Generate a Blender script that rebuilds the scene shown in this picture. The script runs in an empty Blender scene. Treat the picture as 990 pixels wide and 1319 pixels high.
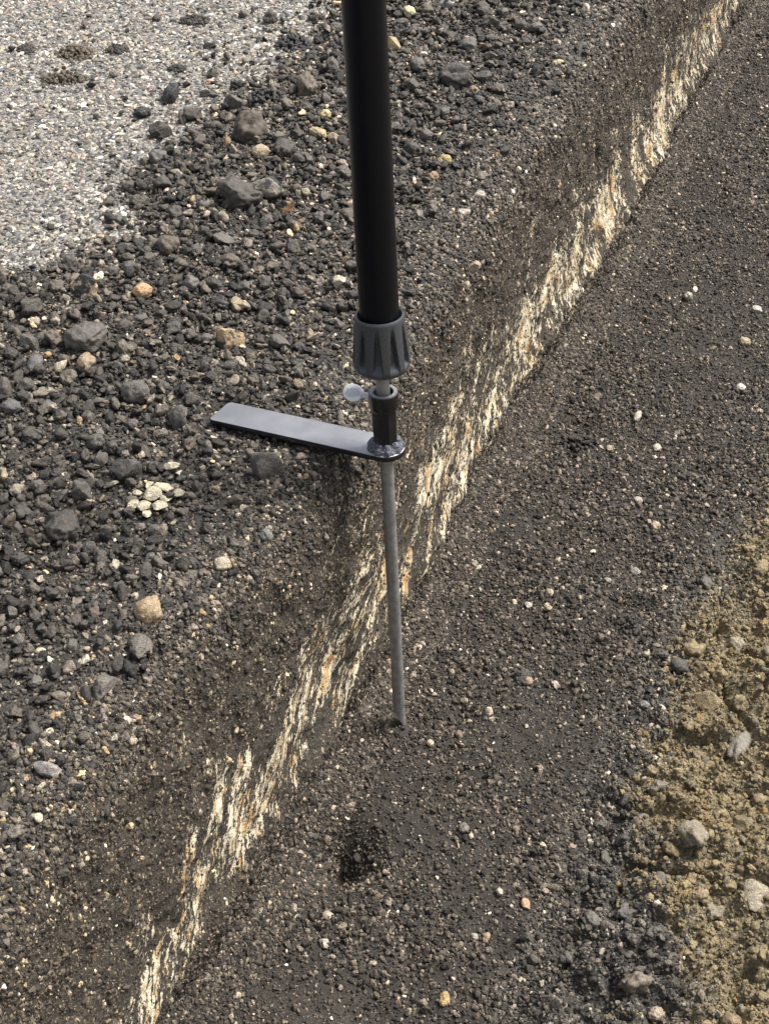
import bpy, bmesh, math, random
import numpy as np
from mathutils import Vector, Matrix
R = math.radians
scene = bpy.context.scene
COL = scene.collection
rng = np.random.default_rng(11)
random.seed(5)

# ------------------------------------------------------------------ camera, sky, sun, exposure
F, PITCH, CAMH = 2000.0, R(40), 0.975          # focal length in photo pixels, pitch below the horizon, eye height
cam = bpy.data.cameras.new('camera')
cam.sensor_fit = 'VERTICAL'; cam.sensor_height = 36.0; cam.lens = 36.0 * F / 1319.0
cam.clip_start = 0.05; cam.clip_end = 500
camo = bpy.data.objects.new('camera', cam); COL.objects.link(camo)
camo.location = (0, 0, CAMH); camo.rotation_euler = (R(90) - PITCH, 0, 0)
scene.camera = camo

SUN_EL, SUN_AZ = R(57), R(66)                  # azimuth measured from +Y towards +X
w = bpy.data.worlds.new('World'); scene.world = w; w.use_nodes = True
nt = w.node_tree; nt.nodes.clear()
sky = nt.nodes.new('ShaderNodeTexSky'); sky.sky_type = 'NISHITA'; sky.sun_disc = False
sky.sun_elevation = SUN_EL; sky.sun_rotation = SUN_AZ; sky.dust_density = 4.0; sky.air_density = 1.0; sky.ozone_density = 0.6
bg = nt.nodes.new('ShaderNodeBackground'); bg.inputs['Strength'].default_value = 0.09
wo = nt.nodes.new('ShaderNodeOutputWorld')
hs = nt.nodes.new('ShaderNodeHueSaturation'); hs.inputs['Saturation'].default_value = 0.45   # a thin cloud deck: greyer than clear blue
nt.links.new(sky.outputs[0], hs.inputs['Color']); nt.links.new(hs.outputs[0], bg.inputs[0]); nt.links.new(bg.outputs[0], wo.inputs[0])
sl = bpy.data.lights.new('sun', 'SUN'); sl.energy = 2.7; sl.angle = R(19); sl.color = (1.0, 0.965, 0.915)
so = bpy.data.objects.new('sun', sl); COL.objects.link(so)
sd = Vector((math.sin(SUN_AZ) * math.cos(SUN_EL), math.cos(SUN_AZ) * math.cos(SUN_EL), math.sin(SUN_EL)))
so.rotation_euler = sd.to_track_quat('Z', 'Y').to_euler()
vs = scene.view_settings
vs.view_transform = 'Standard'; vs.look = 'None'; vs.gamma = 1.0; vs.exposure = 1.15; vs.use_curve_mapping = False

# ------------------------------------------------------------------ geometry of the place
FWD = np.array([0, math.cos(PITCH), -math.sin(PITCH)]); UP = np.array([0, math.sin(PITCH), math.cos(PITCH)])
EYE = np.array([0, 0, CAMH])
E2 = np.array([.396, .918]); E2 /= np.linalg.norm(E2); N2 = np.array([E2[1], -E2[0]])   # along the cut, out of the cut face
DEPTH = 0.365
def ray(x, y):
    return FWD * F + np.array([1., 0, 0]) * (x - 495) + UP * (659.5 - y)
def at(x, y, z):
    d = ray(x, y); return EYE + d * ((z - CAMH) / d[2])
def proj(P):
    v = np.asarray(P) - EYE; d = v @ FWD
    return 495 + F * v[..., 0] / d, 659.5 - F * (v @ UP) / d, d
def st(P): return float(P[:2] @ N2), float(P[:2] @ E2)
def world(s, t, z):
    s, t, z = np.broadcast_arrays(s, t, z)
    return np.stack([s * N2[0] + t * E2[0], s * N2[1] + t * E2[1], z], -1)
def line(pix, z):
    a = sorted((st(at(x, y, z)) for x, y in pix), key=lambda q: q[1]); a = np.array(a)
    return lambda t: np.interp(t, a[:, 1], a[:, 0])
sT = line([(30, 1150), (170, 938), (280, 800), (400, 660), (480, 560), (560, 400), (690, 200), (830, 0)], 0)
sB = line([(222, 1313), (283, 1233), (372, 1085), (430, 960), (500, 850), (545, 765), (599, 653), (667, 527), (712, 461), (793, 330), (850, 215), (920, 90), (960, 0)], -DEPTH)
sS0 = line([(690, 1319), (740, 1180), (800, 1020), (860, 870), (930, 740), (990, 640)], -DEPTH)
sY0 = line([(870, 1319), (850, 1180), (848, 1080), (846, 1000), (866, 900), (896, 800), (936, 690), (990, 575)], -DEPTH + .015)
sP0 = line([(440, -60), (430, 20), (390, 70), (310, 120), (270, 165), (215, 205), (185, 260), (165, 310), (90, 345), (0, 365), (-150, 420), (-500, 520)], 0)

TIP = at(515, 936, -DEPTH); PLP = at(497, 578, .016); AX = PLP - TIP; LPL = float(np.linalg.norm(AX)); AX /= LPL
# ---- noise
_perm = rng.permutation(4096)
def _h(ix, iy, iz, seed):
    return _perm[(_perm[(_perm[(ix + seed * 57) & 4095] + iy) & 4095] + iz) & 4095] / 4095.0
def vnoise(x, y, z=0.0, seed=0):
    x, y, z = np.broadcast_arrays(np.asarray(x, float), np.asarray(y, float), np.asarray(z, float))
    ix, iy, iz = np.floor(x).astype(int), np.floor(y).astype(int), np.floor(z).astype(int)
    fx, fy, fz = x - ix, y - iy, z - iz
    fx, fy, fz = (f * f * (3 - 2 * f) for f in (fx, fy, fz))
    def pl(k):
        a = _h(ix, iy, iz + k, seed) * (1 - fx) + _h(ix + 1, iy, iz + k, seed) * fx
        b = _h(ix, iy + 1, iz + k, seed) * (1 - fx) + _h(ix + 1, iy + 1, iz + k, seed) * fx
        return a * (1 - fy) + b * fy
    if not np.any(fz): return pl(0) * 2 - 1
    return (pl(0) * (1 - fz) + pl(1) * fz) * 2 - 1
def fbm(x, y, z=0.0, seed=0, o=3):
    v, a = 0, 1.0
    for k in range(o):
        v = v + a * vnoise(np.asarray(x) * 2 ** k, np.asarray(y) * 2 ** k, np.asarray(z) * 2 ** k, seed + k); a *= .5
    return v / 1.6
def sm(a, b, x):
    q = np.clip((np.asarray(x) - a) / (b - a), 0, 1); return q * q * (3 - 2 * q)

def pale(s, t):                                  # 1 on the bare pavement, 0 under the loose gravel
    d = s - sP0(t) + .035 * vnoise(s * 9, t * 9, seed=3) + .02 * vnoise(s * 30, t * 30, seed=4)
    return 1 - sm(-.03, .03, d)
def on_axis_plane(x, y, l):
    dv = ray(x, y); C0 = TIP + AX * l; return EYE + dv * (((C0 - EYE) @ AX) / (dv @ AX))
BL0, BL1 = on_axis_plane(497, 570, LPL), on_axis_plane(283, 531, LPL)
def under_blade(s, t):                            # 1 on the strip that the blade presses flat, and the blade's height there
    w_ = world(s, t, 0 * s); ax_ = BL1[:2] - BL0[:2]; ln = np.linalg.norm(ax_); ax_ = ax_ / ln
    dx, dy = w_[..., 0] - BL0[0], w_[..., 1] - BL0[1]
    al = dx * ax_[0] + dy * ax_[1]; ac = np.abs(-dx * ax_[1] + dy * ax_[0])
    zb = BL0[2] - (dx * AX[0] + dy * AX[1]) / AX[2]
    return sm(.042, .024, ac) * sm(-.05, -.03, al) * sm(ln + .03, ln + .008, al), zb
def z_top(s, t):
    z = z_top0(s, t); k, zb = under_blade(np.asarray(s, float), np.asarray(t, float))
    return np.where(k > 0, z * (1 - k) + np.minimum(z, zb - .0105) * k, z)
def z_top0(s, t):
    pl = pale(s, t)
    d = s - sP0(t)
    heap = .016 * np.exp(-((d - .12) / .10) ** 2) + .010 * sm(0, .1, d) * sm(-.02, -.25, s - sT(t))
    lum = (.006 * fbm(s * 22, t * 22, seed=7) + .0022 * fbm(s * 110, t * 110, seed=9, o=2)) * (.25 + .75 * sm(.02, -.12, s - sT(t)))
    return (1 - pl) * (heap + lum) + pl * .0012 * fbm(s * 160, t * 160, seed=12, o=2) - .006 * (1 - pl)
PITS = []
for (x, y, r, dp) in [(440, 1104, .040, .034), (424, 1086, .036, .016), (425, 1075, .06, .010), (745, 545, .040, .016), (830, 730, .04, .014), (800, 775, .03, .012), (700, 560, .04, .010), (395, 1000, .035, .012), (720, 900, .04, .010), (590, 930, .03, .006)]:
    PITS.append((*st(at(x, y, -DEPTH)), r, dp))
PITS.append((*st(at(514, 944, -DEPTH)), .022, -.008))
def sS(t): return sS0(t) + .022 * vnoise(t * 8, 3.3, seed=21) + .010 * vnoise(t * 27, 1.7, seed=22)
def sY(t): return sY0(t) + .020 * vnoise(t * 9, 5.3, seed=23) + .012 * vnoise(t * 31, 2.7, seed=24)
def z_floor(s, t):
    z = -DEPTH + .007 * fbm(s * 9, t * 9, seed=31) + .004 * fbm(s * 40, t * 40, seed=33, o=2) + .0016 * fbm(s * 150, t * 150, seed=35, o=2)
    for (ps, pt, r, dp) in PITS:
        z = z - dp * np.exp(-((s - ps) ** 2 + (t - pt) ** 2) / (r * r) * 1.6)
    d = s - sS(t)
    z = z + .010 * np.exp(-(d / .035) ** 2) * (.6 + .6 * vnoise(s * 20, t * 20, seed=36))
    bank = sm(-.02, .35, d) * .075 + np.clip(d - .3, 0, 1.2) * .22
    b = sm(-.02, .03, d)
    lump = np.abs(fbm(s * 17, t * 17, seed=41)) * .026 + np.abs(fbm(s * 45, t * 45, seed=43)) * .016 + .0045 * fbm(s * 130, t * 130, seed=45)
    crack = -.014 * np.exp(-(vnoise(s * 14 + 2 * vnoise(s * 9, t * 9, seed=48), t * 14, seed=47) / .07) ** 2)
    return z + bank + b * (lump - .006 + crack)
NK = 9
def face(t, wv):                                  # point of the cut face: wv 0 at the worn shoulder, 1 out on the trench floor
    t = np.asarray(t, float); wv = np.asarray(wv, float)
    a, b = sT(t), np.maximum(sB(t), sT(t) + .004)
    wob = .010 * fbm(t * 6, 0.5, seed=51) 
    a0 = a - .075 + wob
    m = a * .5 + b * .5
    zt = z_top(a0, t); zf = z_floor(b + .05, t)
    S = [a0, a - .040 + wob, a - .016 + wob * .7, a - .002 + wob * .4, a * .8 + b * .2, m, b, b + .006, b + .05]
    Z = [zt, -.004 + zt * .4, -.016, -.045, -.10, -.20, -DEPTH + .045, -DEPTH + .012, zf]
    W = np.array([0, .09, .17, .26, .39, .63, .88, .95, 1.0])
    k = np.clip(np.searchsorted(W, wv, side='right') - 1, 0, NK - 2)
    u = (wv - W[k]) / (W[k + 1] - W[k])
    u = u * .5 + u * u * (3 - 2 * u) * .5 if False else u
    S = np.stack(np.broadcast_arrays(*S)); Z = np.stack(np.broadcast_arrays(*Z))
    def pick(A, j):
        j = np.clip(j, 0, NK - 1); return np.take_along_axis(A, j[None], 0)[0]
    def cr(A):
        p0, p1, p2, p3 = pick(A, k - 1), pick(A, k), pick(A, k + 1), pick(A, k + 2)
        return .5 * (2 * p1 + (p2 - p0) * u + (2 * p0 - 5 * p1 + 4 * p2 - p3) * u * u + (3 * p1 - p0 - 3 * p2 + p3) * u ** 3)
    s, z = cr(S), cr(Z)
    q = streak_a(t, z)
    fade = sm(0, .12, wv) * sm(1, .93, wv)
    disp = .0065 * fbm(q * 14, z * 5, seed=61) + .0045 * fbm(t * 45, z * 45, seed=71) + .0024 * fbm(q * 60, z * 20, seed=63, o=2) + .0012 * fbm(q * 210, z * 70, seed=65, o=2) + .0012 * fbm(t * 160, z * 160, seed=67, o=2)
    # the pale layer breaks off over the toe in thin plates: a small undercut lip
    lip = .017 * np.exp(-((wv - .84) / .05) ** 2) * (.5 + .5 * vnoise(t * 11, 0.2, seed=69))
    nz = .55 * sm(.32, .05, wv)
    return s + (disp + lip) * fade, z + disp * fade * nz
# scratch direction on the face, from how it leans in the photograph
_k = []
for (x, y, dx) in [(230, 1180, 25), (390, 900, 31), (540, 640, 25), (640, 470, 20), (740, 350, 13), (890, 60, 10)]:
    def onface(x, y):
        d = ray(x, y); g = d[0] * N2[0] + d[1] * N2[1]
        P = EYE + d * ((-.53 - EYE[:2] @ N2) / g); return P[:2] @ E2, P[2]
    (t0, z0), (t1, z1) = onface(x, y), onface(x + dx, y - 100)
    _k.append((t0, (t1 - t0) / (z1 - z0)))
_k = np.array(sorted(_k))
def streak_a(t, z): return t - np.interp(t, _k[:, 0], _k[:, 1]) * z
BC = np.array([(0, 945, 34), (30, 918, 44), (80, 885, 44), (180, 840, 48), (290, 768, 56), (390, 708, 64), (490, 648, 70), (600, 584, 74), (700, 528, 66), (760, 488, 60), (830, 436, 62), (940, 380, 66), (1060, 292, 62), (1180, 232, 48), (1319, 182, 36)], float)
def band(P):
    x, y, _ = proj(P)
    c = np.interp(y, BC[:, 0], BC[:, 1]); h = np.interp(y, BC[:, 0], BC[:, 2]) * 1.32
    core = np.exp(-np.abs((x - c) / h) ** 2.3 * .8)
    return np.maximum(core, .66 * np.exp(-np.abs((x - c + .5 * h) / (1.9 * h)) ** 3))

# ------------------------------------------------------------------ helpers for objects
def tag(o, label=None, cat=None, group=None, kind=None):
    for k_, v_ in (('label', label), ('category', cat), ('group', group), ('kind', kind)):
        if v_: o[k_] = v_
    return o
def mesh_obj(name, me, mat=None, parent=None):
    o = bpy.data.objects.new(name, me); COL.objects.link(o)
    if mat and not me.materials: me.materials.append(mat)
    if parent: o.parent = parent
    return o
class NT:                                        # tiny node-tree writer
    def __init__(s, name):
        s.m = bpy.data.materials.new(name); s.m.use_nodes = True; s.t = s.m.node_tree
        s.b = s.t.nodes['Principled BSDF']
    def n(s, ty, **kw):
        nd = s.t.nodes.new(ty)
        for k_, v_ in kw.items():
            if k_.startswith('i_'):
                key = k_[2:]; key = int(key) if key.isdigit() else key.replace('_', ' ')
                s.put(nd.inputs[key], v_)
            else: setattr(nd, k_, v_)
        return nd
    def put(s, sock, v):
        if isinstance(v, bpy.types.NodeSocket): s.t.links.new(v, sock)
        elif isinstance(v, bpy.types.Node): s.t.links.new(v.outputs[0], sock)
        else: sock.default_value = v
    def noise(s, vec, scale, detail=2, rough=.55, dist=0): 
        nd = s.n('ShaderNodeTexNoise', i_Scale=scale, i_Detail=detail, i_Roughness=rough, i_Distortion=dist)
        if vec is not None: s.put(nd.inputs['Vector'], vec)
        return nd.outputs[0]
    def math(s, op, a, b=0.0, clamp=False):
        nd = s.n('ShaderNodeMath', operation=op, use_clamp=clamp); s.put(nd.inputs[0], a); s.put(nd.inputs[1], b); return nd.outputs[0]
    def ss(s, v, a, b):
        nd = s.n('ShaderNodeMapRange', interpolation_type='SMOOTHSTEP'); s.put(nd.inputs[0], v); s.put(nd.inputs[1], a); s.put(nd.inputs[2], b); return nd.outputs[0]
    def mix(s, f, a, b, mode='MIX'):
        nd = s.n('ShaderNodeMix', data_type='RGBA', blend_type=mode); s.put(nd.inputs[0], f)
        for sock, v in ((nd.inputs[6], a), (nd.inputs[7], b)):
            s.put(sock, (*v, 1) if isinstance(v, tuple) and len(v) == 3 else v)
        return nd.outputs[2]
    def ramp(s, f, stops):
        nd = s.n('ShaderNodeValToRGB'); s.put(nd.inputs[0], f); r = nd.color_ramp
        while len(r.elements) < len(stops): r.elements.new(.5)
        for el, (p, c) in zip(r.elements, stops): el.position = p; el.color = (*c, 1)
        return nd.outputs[0]
    def out(s, col=None, rough=None, bump=None, bs=.3, bd=.001, metal=None, spec=None):
        if col is not None: s.put(s.b.inputs['Base Color'], (*col, 1) if isinstance(col, tuple) else col)
        if rough is not None: s.put(s.b.inputs['Roughness'], rough)
        if metal is not None: s.put(s.b.inputs['Metallic'], metal)
        if spec is not None: s.put(s.b.inputs['Specular IOR Level'], spec)
        if bump is not None:
            nd = s.n('ShaderNodeBump', i_Strength=bs, i_Distance=bd); s.put(nd.inputs['Height'], bump); s.put(s.b.inputs['Normal'], nd.outputs[0])
        return s.m

# ------------------------------------------------------------------ materials
def mat_pavement():
    m = NT('pavement_material'); g = m.n('ShaderNodeNewGeometry').outputs['Position']
    pal = m.n('ShaderNodeAttribute', attribute_name='pale').outputs['Fac']
    vo = m.n('ShaderNodeTexVoronoi', i_Scale=230.0); m.put(vo.inputs['Vector'], g)
    cell = m.n('ShaderNodeSeparateColor'); m.put(cell.inputs[0], vo.outputs['Color'])
    stone = m.ramp(cell.outputs[0], [(0, (.06, .06, .06)), (.3, (.16, .155, .145)), (.6, (.24, .22, .19)), (.8, (.30, .29, .28)), (1, (.20, .15, .11))])
    gap = m.ss(vo.outputs['Distance'], .45, .75)
    light = m.mix(gap, stone, (.07, .068, .065))
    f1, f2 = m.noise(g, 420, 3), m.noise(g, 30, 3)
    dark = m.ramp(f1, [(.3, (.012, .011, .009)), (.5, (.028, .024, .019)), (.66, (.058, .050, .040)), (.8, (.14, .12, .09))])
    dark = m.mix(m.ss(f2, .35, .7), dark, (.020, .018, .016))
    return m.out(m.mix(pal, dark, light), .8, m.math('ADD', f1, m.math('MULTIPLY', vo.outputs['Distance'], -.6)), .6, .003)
def mat_face():
    m = NT('cut_face_material'); g = m.n('ShaderNodeNewGeometry').outputs['Position']
    uv = m.n('ShaderNodeUVMap', uv_map='scrape').outputs[0]
    bnd = m.n('ShaderNodeAttribute', attribute_name='band').outputs['Fac']
    def st_noise(sx, sy, d=2, r=.6, dist=0):
        mp = m.n('ShaderNodeMapping'); m.put(mp.inputs['Vector'], uv); mp.inputs['Scale'].default_value = (sx, sy, 1)
        return m.noise(mp.outputs[0], 1.0, d, r, dist)
    n1 = st_noise(200, 74, 4, .70, .25); n2 = st_noise(58, 21, 3, .64, .25); n3 = st_noise(19, 8, 2, .6, .3)
    n4 = m.noise(g, 700, 2)
    v = m.math('ADD', m.math('ADD', m.math('MULTIPLY', n1, .52), m.math('MULTIPLY', n2, .42)), m.math('ADD', m.math('MULTIPLY', m.math('SUBTRACT', m.math('MULTIPLY', n3, 1.9), .45), .22), m.math('MULTIPLY', n4, .10)))
    th = m.math('SUBTRACT', .912, m.math('MULTIPLY', bnd, .291))
    n5 = m.noise(g, 330, 3, .7)
    fl = m.ss(m.math('SUBTRACT', m.math('ADD', v, m.math('MULTIPLY', m.math('SUBTRACT', n5, .5), .22)), th), 0.0, .03)
    hue = st_noise(62, 17, 3, .6)
    pale = m.ramp(hue, [(.30, (.33, .17, .055)), (.40, (.47, .32, .16)), (.46, (.56, .455, .29)), (.54, (.68, .61, .47)), (.62, (.57, .47, .31)), (.72, (.48, .335, .16))])
    pale = m.mix(m.ss(n4, .55, .75), pale, (.20, .16, .11))
    f1 = m.noise(g, 380, 3, .65); f2 = m.noise(g, 18, 2)
    dk = m.ramp(f1, [(.3, (.012, .010, .007)), (.48, (.032, .026, .019)), (.62, (.070, .057, .041)), (.76, (.18, .15, .105))])
    warm = m.mix(m.math('MULTIPLY', m.math('MULTIPLY', m.ss(n2, .5, .7), bnd), .6), dk, (.11, .083, .05))
    return m.out(m.mix(fl, warm, pale), .85, m.math('ADD', m.math('MULTIPLY', n1, 1.0), m.math('ADD', f1, m.math('MULTIPLY', fl, .5))), .7, .003)
def mat_floor():
    m = NT('trench_floor_material'); g = m.n('ShaderNodeNewGeometry').outputs['Position']
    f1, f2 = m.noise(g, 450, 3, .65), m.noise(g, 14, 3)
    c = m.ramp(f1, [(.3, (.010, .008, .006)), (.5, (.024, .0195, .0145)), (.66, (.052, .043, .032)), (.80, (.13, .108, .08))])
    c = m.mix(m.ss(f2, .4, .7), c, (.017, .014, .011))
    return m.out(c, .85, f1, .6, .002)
def mat_sand():
    m = NT('sand_material'); g = m.n('ShaderNodeNewGeometry').outputs['Position']
    mask = m.n('ShaderNodeAttribute', attribute_name='sandy').outputs['Fac']
    f1, f2, f3 = m.noise(g, 400, 3, .65), m.noise(g, 16, 3), m.noise(g, 60, 3)
    c = m.ramp(f1, [(.3, (.065, .052, .027)), (.5, (.165, .134, .080)), (.68, (.25, .208, .132)), (.8, (.33, .28, .20))])
    c = m.mix(m.math('MULTIPLY', m.ss(f2, .5, .72), .6), c, (.30, .19, .07))
    c = m.mix(m.math('MULTIPLY', m.ss(f3, .52, .72), .5), c, (.15, .14, .115))
    d = m.ramp(f1, [(.3, (.025, .023, .02)), (.55, (.06, .056, .048)), (.75, (.13, .12, .10))])
    return m.out(m.mix(m.ss(m.math('ADD', mask, m.math('MULTIPLY', m.math('SUBTRACT', f3, .5), .8)), .35, .65), d, c), .9, m.math('ADD', f1, f3), .7, .003)
def mat_grain(name, rough=.62, spots=.5, scale=260):
    m = NT(name); g = m.n('ShaderNodeNewGeometry').outputs['Position']
    c = m.n('ShaderNodeAttribute', attribute_name='col', attribute_type='INSTANCER').outputs['Color']
    f = m.noise(g, scale, 3, .65)
    c2 = m.mix(1.0, c, m.ramp(f, [(.3, (.55, .54, .53)), (.5, (1, 1, 1)), (.7, (1.5, 1.45, 1.38))]), 'MULTIPLY')
    f2 = m.noise(g, scale * 4.5, 2, .6)
    c2 = m.mix(1.0, c2, m.ramp(f2, [(.32, (.55, .53, .50)), (.5, (1, 1, 1)), (.68, (1.9, 1.78, 1.6))]), 'MULTIPLY')
    return m.out(c2, rough, m.math('ADD', f, m.math('MULTIPLY', f2, .6)), .8, .0022, spec=.5)
def mat_stone():
    m = NT('stone_material'); oi = m.n('ShaderNodeObjectInfo'); tc = m.n('ShaderNodeNewGeometry').outputs['Position']
    f = m.noise(tc, 190, 4, .7); f2 = m.noise(tc, 60, 3, .6); f3 = m.noise(tc, 700, 2)
    base = m.mix(1.0, oi.outputs['Color'], m.ramp(f, [(.3, (.6, .58, .56)), (.5, (1, 1, 1)), (.7, (1.45, 1.42, 1.36))]), 'MULTIPLY')
    f5 = m.noise(tc, 950, 2, .6)
    base = m.mix(1.0, base, m.ramp(f5, [(.32, (.6, .58, .55)), (.5, (1, 1, 1)), (.68, (1.6, 1.5, 1.38))]), 'MULTIPLY')
    cov = m.math('SUBTRACT', m.math('ADD', m.math('MULTIPLY', f2, .8), m.math('MULTIPLY', f, .2)), oi.outputs['Alpha'])
    tarred = m.mix(m.ss(cov, -.015, .03), base, (.030, .028, .026))
    dust = m.mix(m.math('MULTIPLY', m.ss(f3, .52, .68), .5), tarred, (.12, .10, .075))
    return m.out(dust, m.math('ADD', .45, m.math('MULTIPLY', f, .35)), m.math('ADD', f, m.math('MULTIPLY', f3, .35)), .75, .003)
M_PAVE, M_FACE, M_FLOOR, M_SAND = mat_pavement(), mat_face(), mat_floor(), mat_sand()
M_GRAIN = mat_grain('gravel_material', .56); M_DUST = mat_grain('debris_material', .6); M_CLOD = mat_grain('sand_crumb_material', .9, .5, 400)
M_STONE = mat_stone()

# ------------------------------------------------------------------ the setting: four sheets that meet along the cut
def rows():
    t = [.25]
    while t[-1] < 3.9: t.append(t[-1] + .0013 + .00135 * t[-1])
    st_ = t[-1] - t[-2]
    while t[-1] < 60: st_ *= 1.13; t.append(t[-1] + st_)
    a = [t[0]]; st_ = .003
    while a[-1] > -8: st_ *= 1.13; a.append(a[-1] - st_)
    return np.array(a[:0:-1] + t)
T = rows()
def grow(d0, fine, n, lim, g=1.12):
    d = [d0 + fine * i for i in range(n)]; s_ = fine
    while d[-1] < lim: s_ *= g; d.append(d[-1] + s_)
    return np.array(d)
def sheet(name, P, mat, attrs=None, uv=None):
    nr, nc = P.shape[:2]
    me = bpy.data.meshes.new(name)
    idx = np.arange(nr * nc).reshape(nr, nc)
    q = np.stack([idx[:-1, :-1], idx[:-1, 1:], idx[1:, 1:], idx[1:, :-1]], -1).reshape(-1, 4)
    me.vertices.add(nr * nc); me.vertices.foreach_set('co', P.reshape(-1).astype(np.float32))
    me.loops.add(q.size); me.loops.foreach_set('vertex_index', q.reshape(-1).astype(np.int32))
    me.polygons.add(len(q)); me.polygons.foreach_set('loop_start', np.arange(0, q.size, 4, dtype=np.int32))
    me.update(calc_edges=True)
    me.polygons.foreach_set('use_smooth', np.ones(len(q), bool))
    for k_, v_ in (attrs or {}).items():
        a = me.attributes.new(k_, 'FLOAT', 'POINT'); a.data.foreach_set('value', v_.reshape(-1).astype(np.float32))
    if uv is not None:
        l = me.uv_layers.new(name='scrape'); l.data.foreach_set('uv', uv.reshape(-1, 2)[q.reshape(-1)].reshape(-1).astype(np.float32))
    o = mesh_obj(name, me, mat); o['kind'] = 'structure'
    return o
tt = T[:, None]
d = grow(0, .0036, 330, 40)[::-1][None]
a0 = sT(tt) - .075 + .010 * fbm(tt * 6, 0.5, seed=51)
S = a0 - d; TT = np.broadcast_to(tt, S.shape)
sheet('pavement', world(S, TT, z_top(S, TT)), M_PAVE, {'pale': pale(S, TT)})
wv = np.linspace(0, 1, 190)[None]; TT = np.broadcast_to(tt, (len(T), 190)); WV = np.broadcast_to(wv, TT.shape)
fs, fz = face(TT, WV); FP = world(fs, TT, fz)
sheet('cut_face', FP, M_FACE, {'band': band(FP) * sm(.965, .90, WV)}, np.stack([streak_a(TT, fz), fz + .25 * TT], -1))
b0 = np.maximum(sB(tt), sT(tt) + .004) + .05; b1 = sS0(tt) - .045
u = np.linspace(0, 1, 110)[None]; S = b0 * (1 - u) + b1 * u; TT = np.broadcast_to(tt, S.shape)
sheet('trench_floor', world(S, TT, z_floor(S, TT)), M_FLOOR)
d = grow(0, .0026, 170, 40)[None]; S = b1 + d; TT = np.broadcast_to(tt, S.shape)
sheet('sand', world(S, TT, z_floor(S, TT)), M_SAND, {'sandy': sm(-.035, .025, S - sY(TT))})

# ------------------------------------------------------------------ stones
def rock_mesh(name, seed, sub=2, cuts=5, rough=.12, squash=(1, 1, 1), smooth=True):
    r = np.random.default_rng(seed)
    bm = bmesh.new(); bmesh.ops.create_icosphere(bm, subdivisions=sub, radius=1.0)
    co = np.array([v.co[:] for v in bm.verts])
    for _ in range(cuts):
        n_ = r.normal(size=3); n_ /= np.linalg.norm(n_); h = r.uniform(.5, .84)
        ex = np.clip(co @ n_ - h, 0, None); co = co - ex[:, None] * n_ * .92
    o3 = r.uniform(0, 50, 3)
    co = co * (1 + rough * vnoise(co[:, 0] * 1.7 + o3[0], co[:, 1] * 1.7 + o3[1], co[:, 2] * 1.7 + o3[2], seed % 40)
               + rough * .5 * vnoise(co[:, 0] * 4.5 + o3[0], co[:, 1] * 4.5 + o3[1], co[:, 2] * 4.5 + o3[2], seed % 40 + 1)
               + (rough * .3 * vnoise(co[:, 0] * 11 + o3[0], co[:, 1] * 11 + o3[1], co[:, 2] * 11 + o3[2], seed % 40 + 2) if sub > 3 else 0))[:, None]
    co = co * np.array(squash); co -= (co.max(0) + co.min(0)) / 2; co /= np.abs(co).max() 
    for v, c in zip(bm.verts, co): v.co = c
    me = bpy.data.meshes.new(name); bm.to_mesh(me); bm.free()
    me.polygons.foreach_set('use_smooth', np.full(len(me.polygons), smooth))
    return me
def source(name, n, mat, **kw):                   # a small library of shapes, kept outside the scene, for the ground cover
    c = bpy.data.collections.new(name)
    r = np.random.default_rng(hash(name) % 1000 if False else len(name) * 7)
    for i in range(n):
        me = rock_mesh('grain', 100 + i * 13 + len(name), squash=(1, r.uniform(.65, .95), r.uniform(.5, .8)), **kw)
        me.materials.append(mat); c.objects.link(bpy.data.objects.new('grain_%02d' % i, me))
    return c
SRC_G = source('gravel_shapes', 14, M_GRAIN, sub=2, cuts=7, rough=.22, smooth=False)
SRC_R = source('round_gravel', 16, M_GRAIN, sub=3, cuts=5, rough=.34)
SRC_D = source('debris_shapes', 12, M_DUST, sub=2, cuts=6, rough=.25, smooth=False)
SRC_S = source('sand_shapes_', 12, M_CLOD, sub=3, cuts=2, rough=.40)

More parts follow.
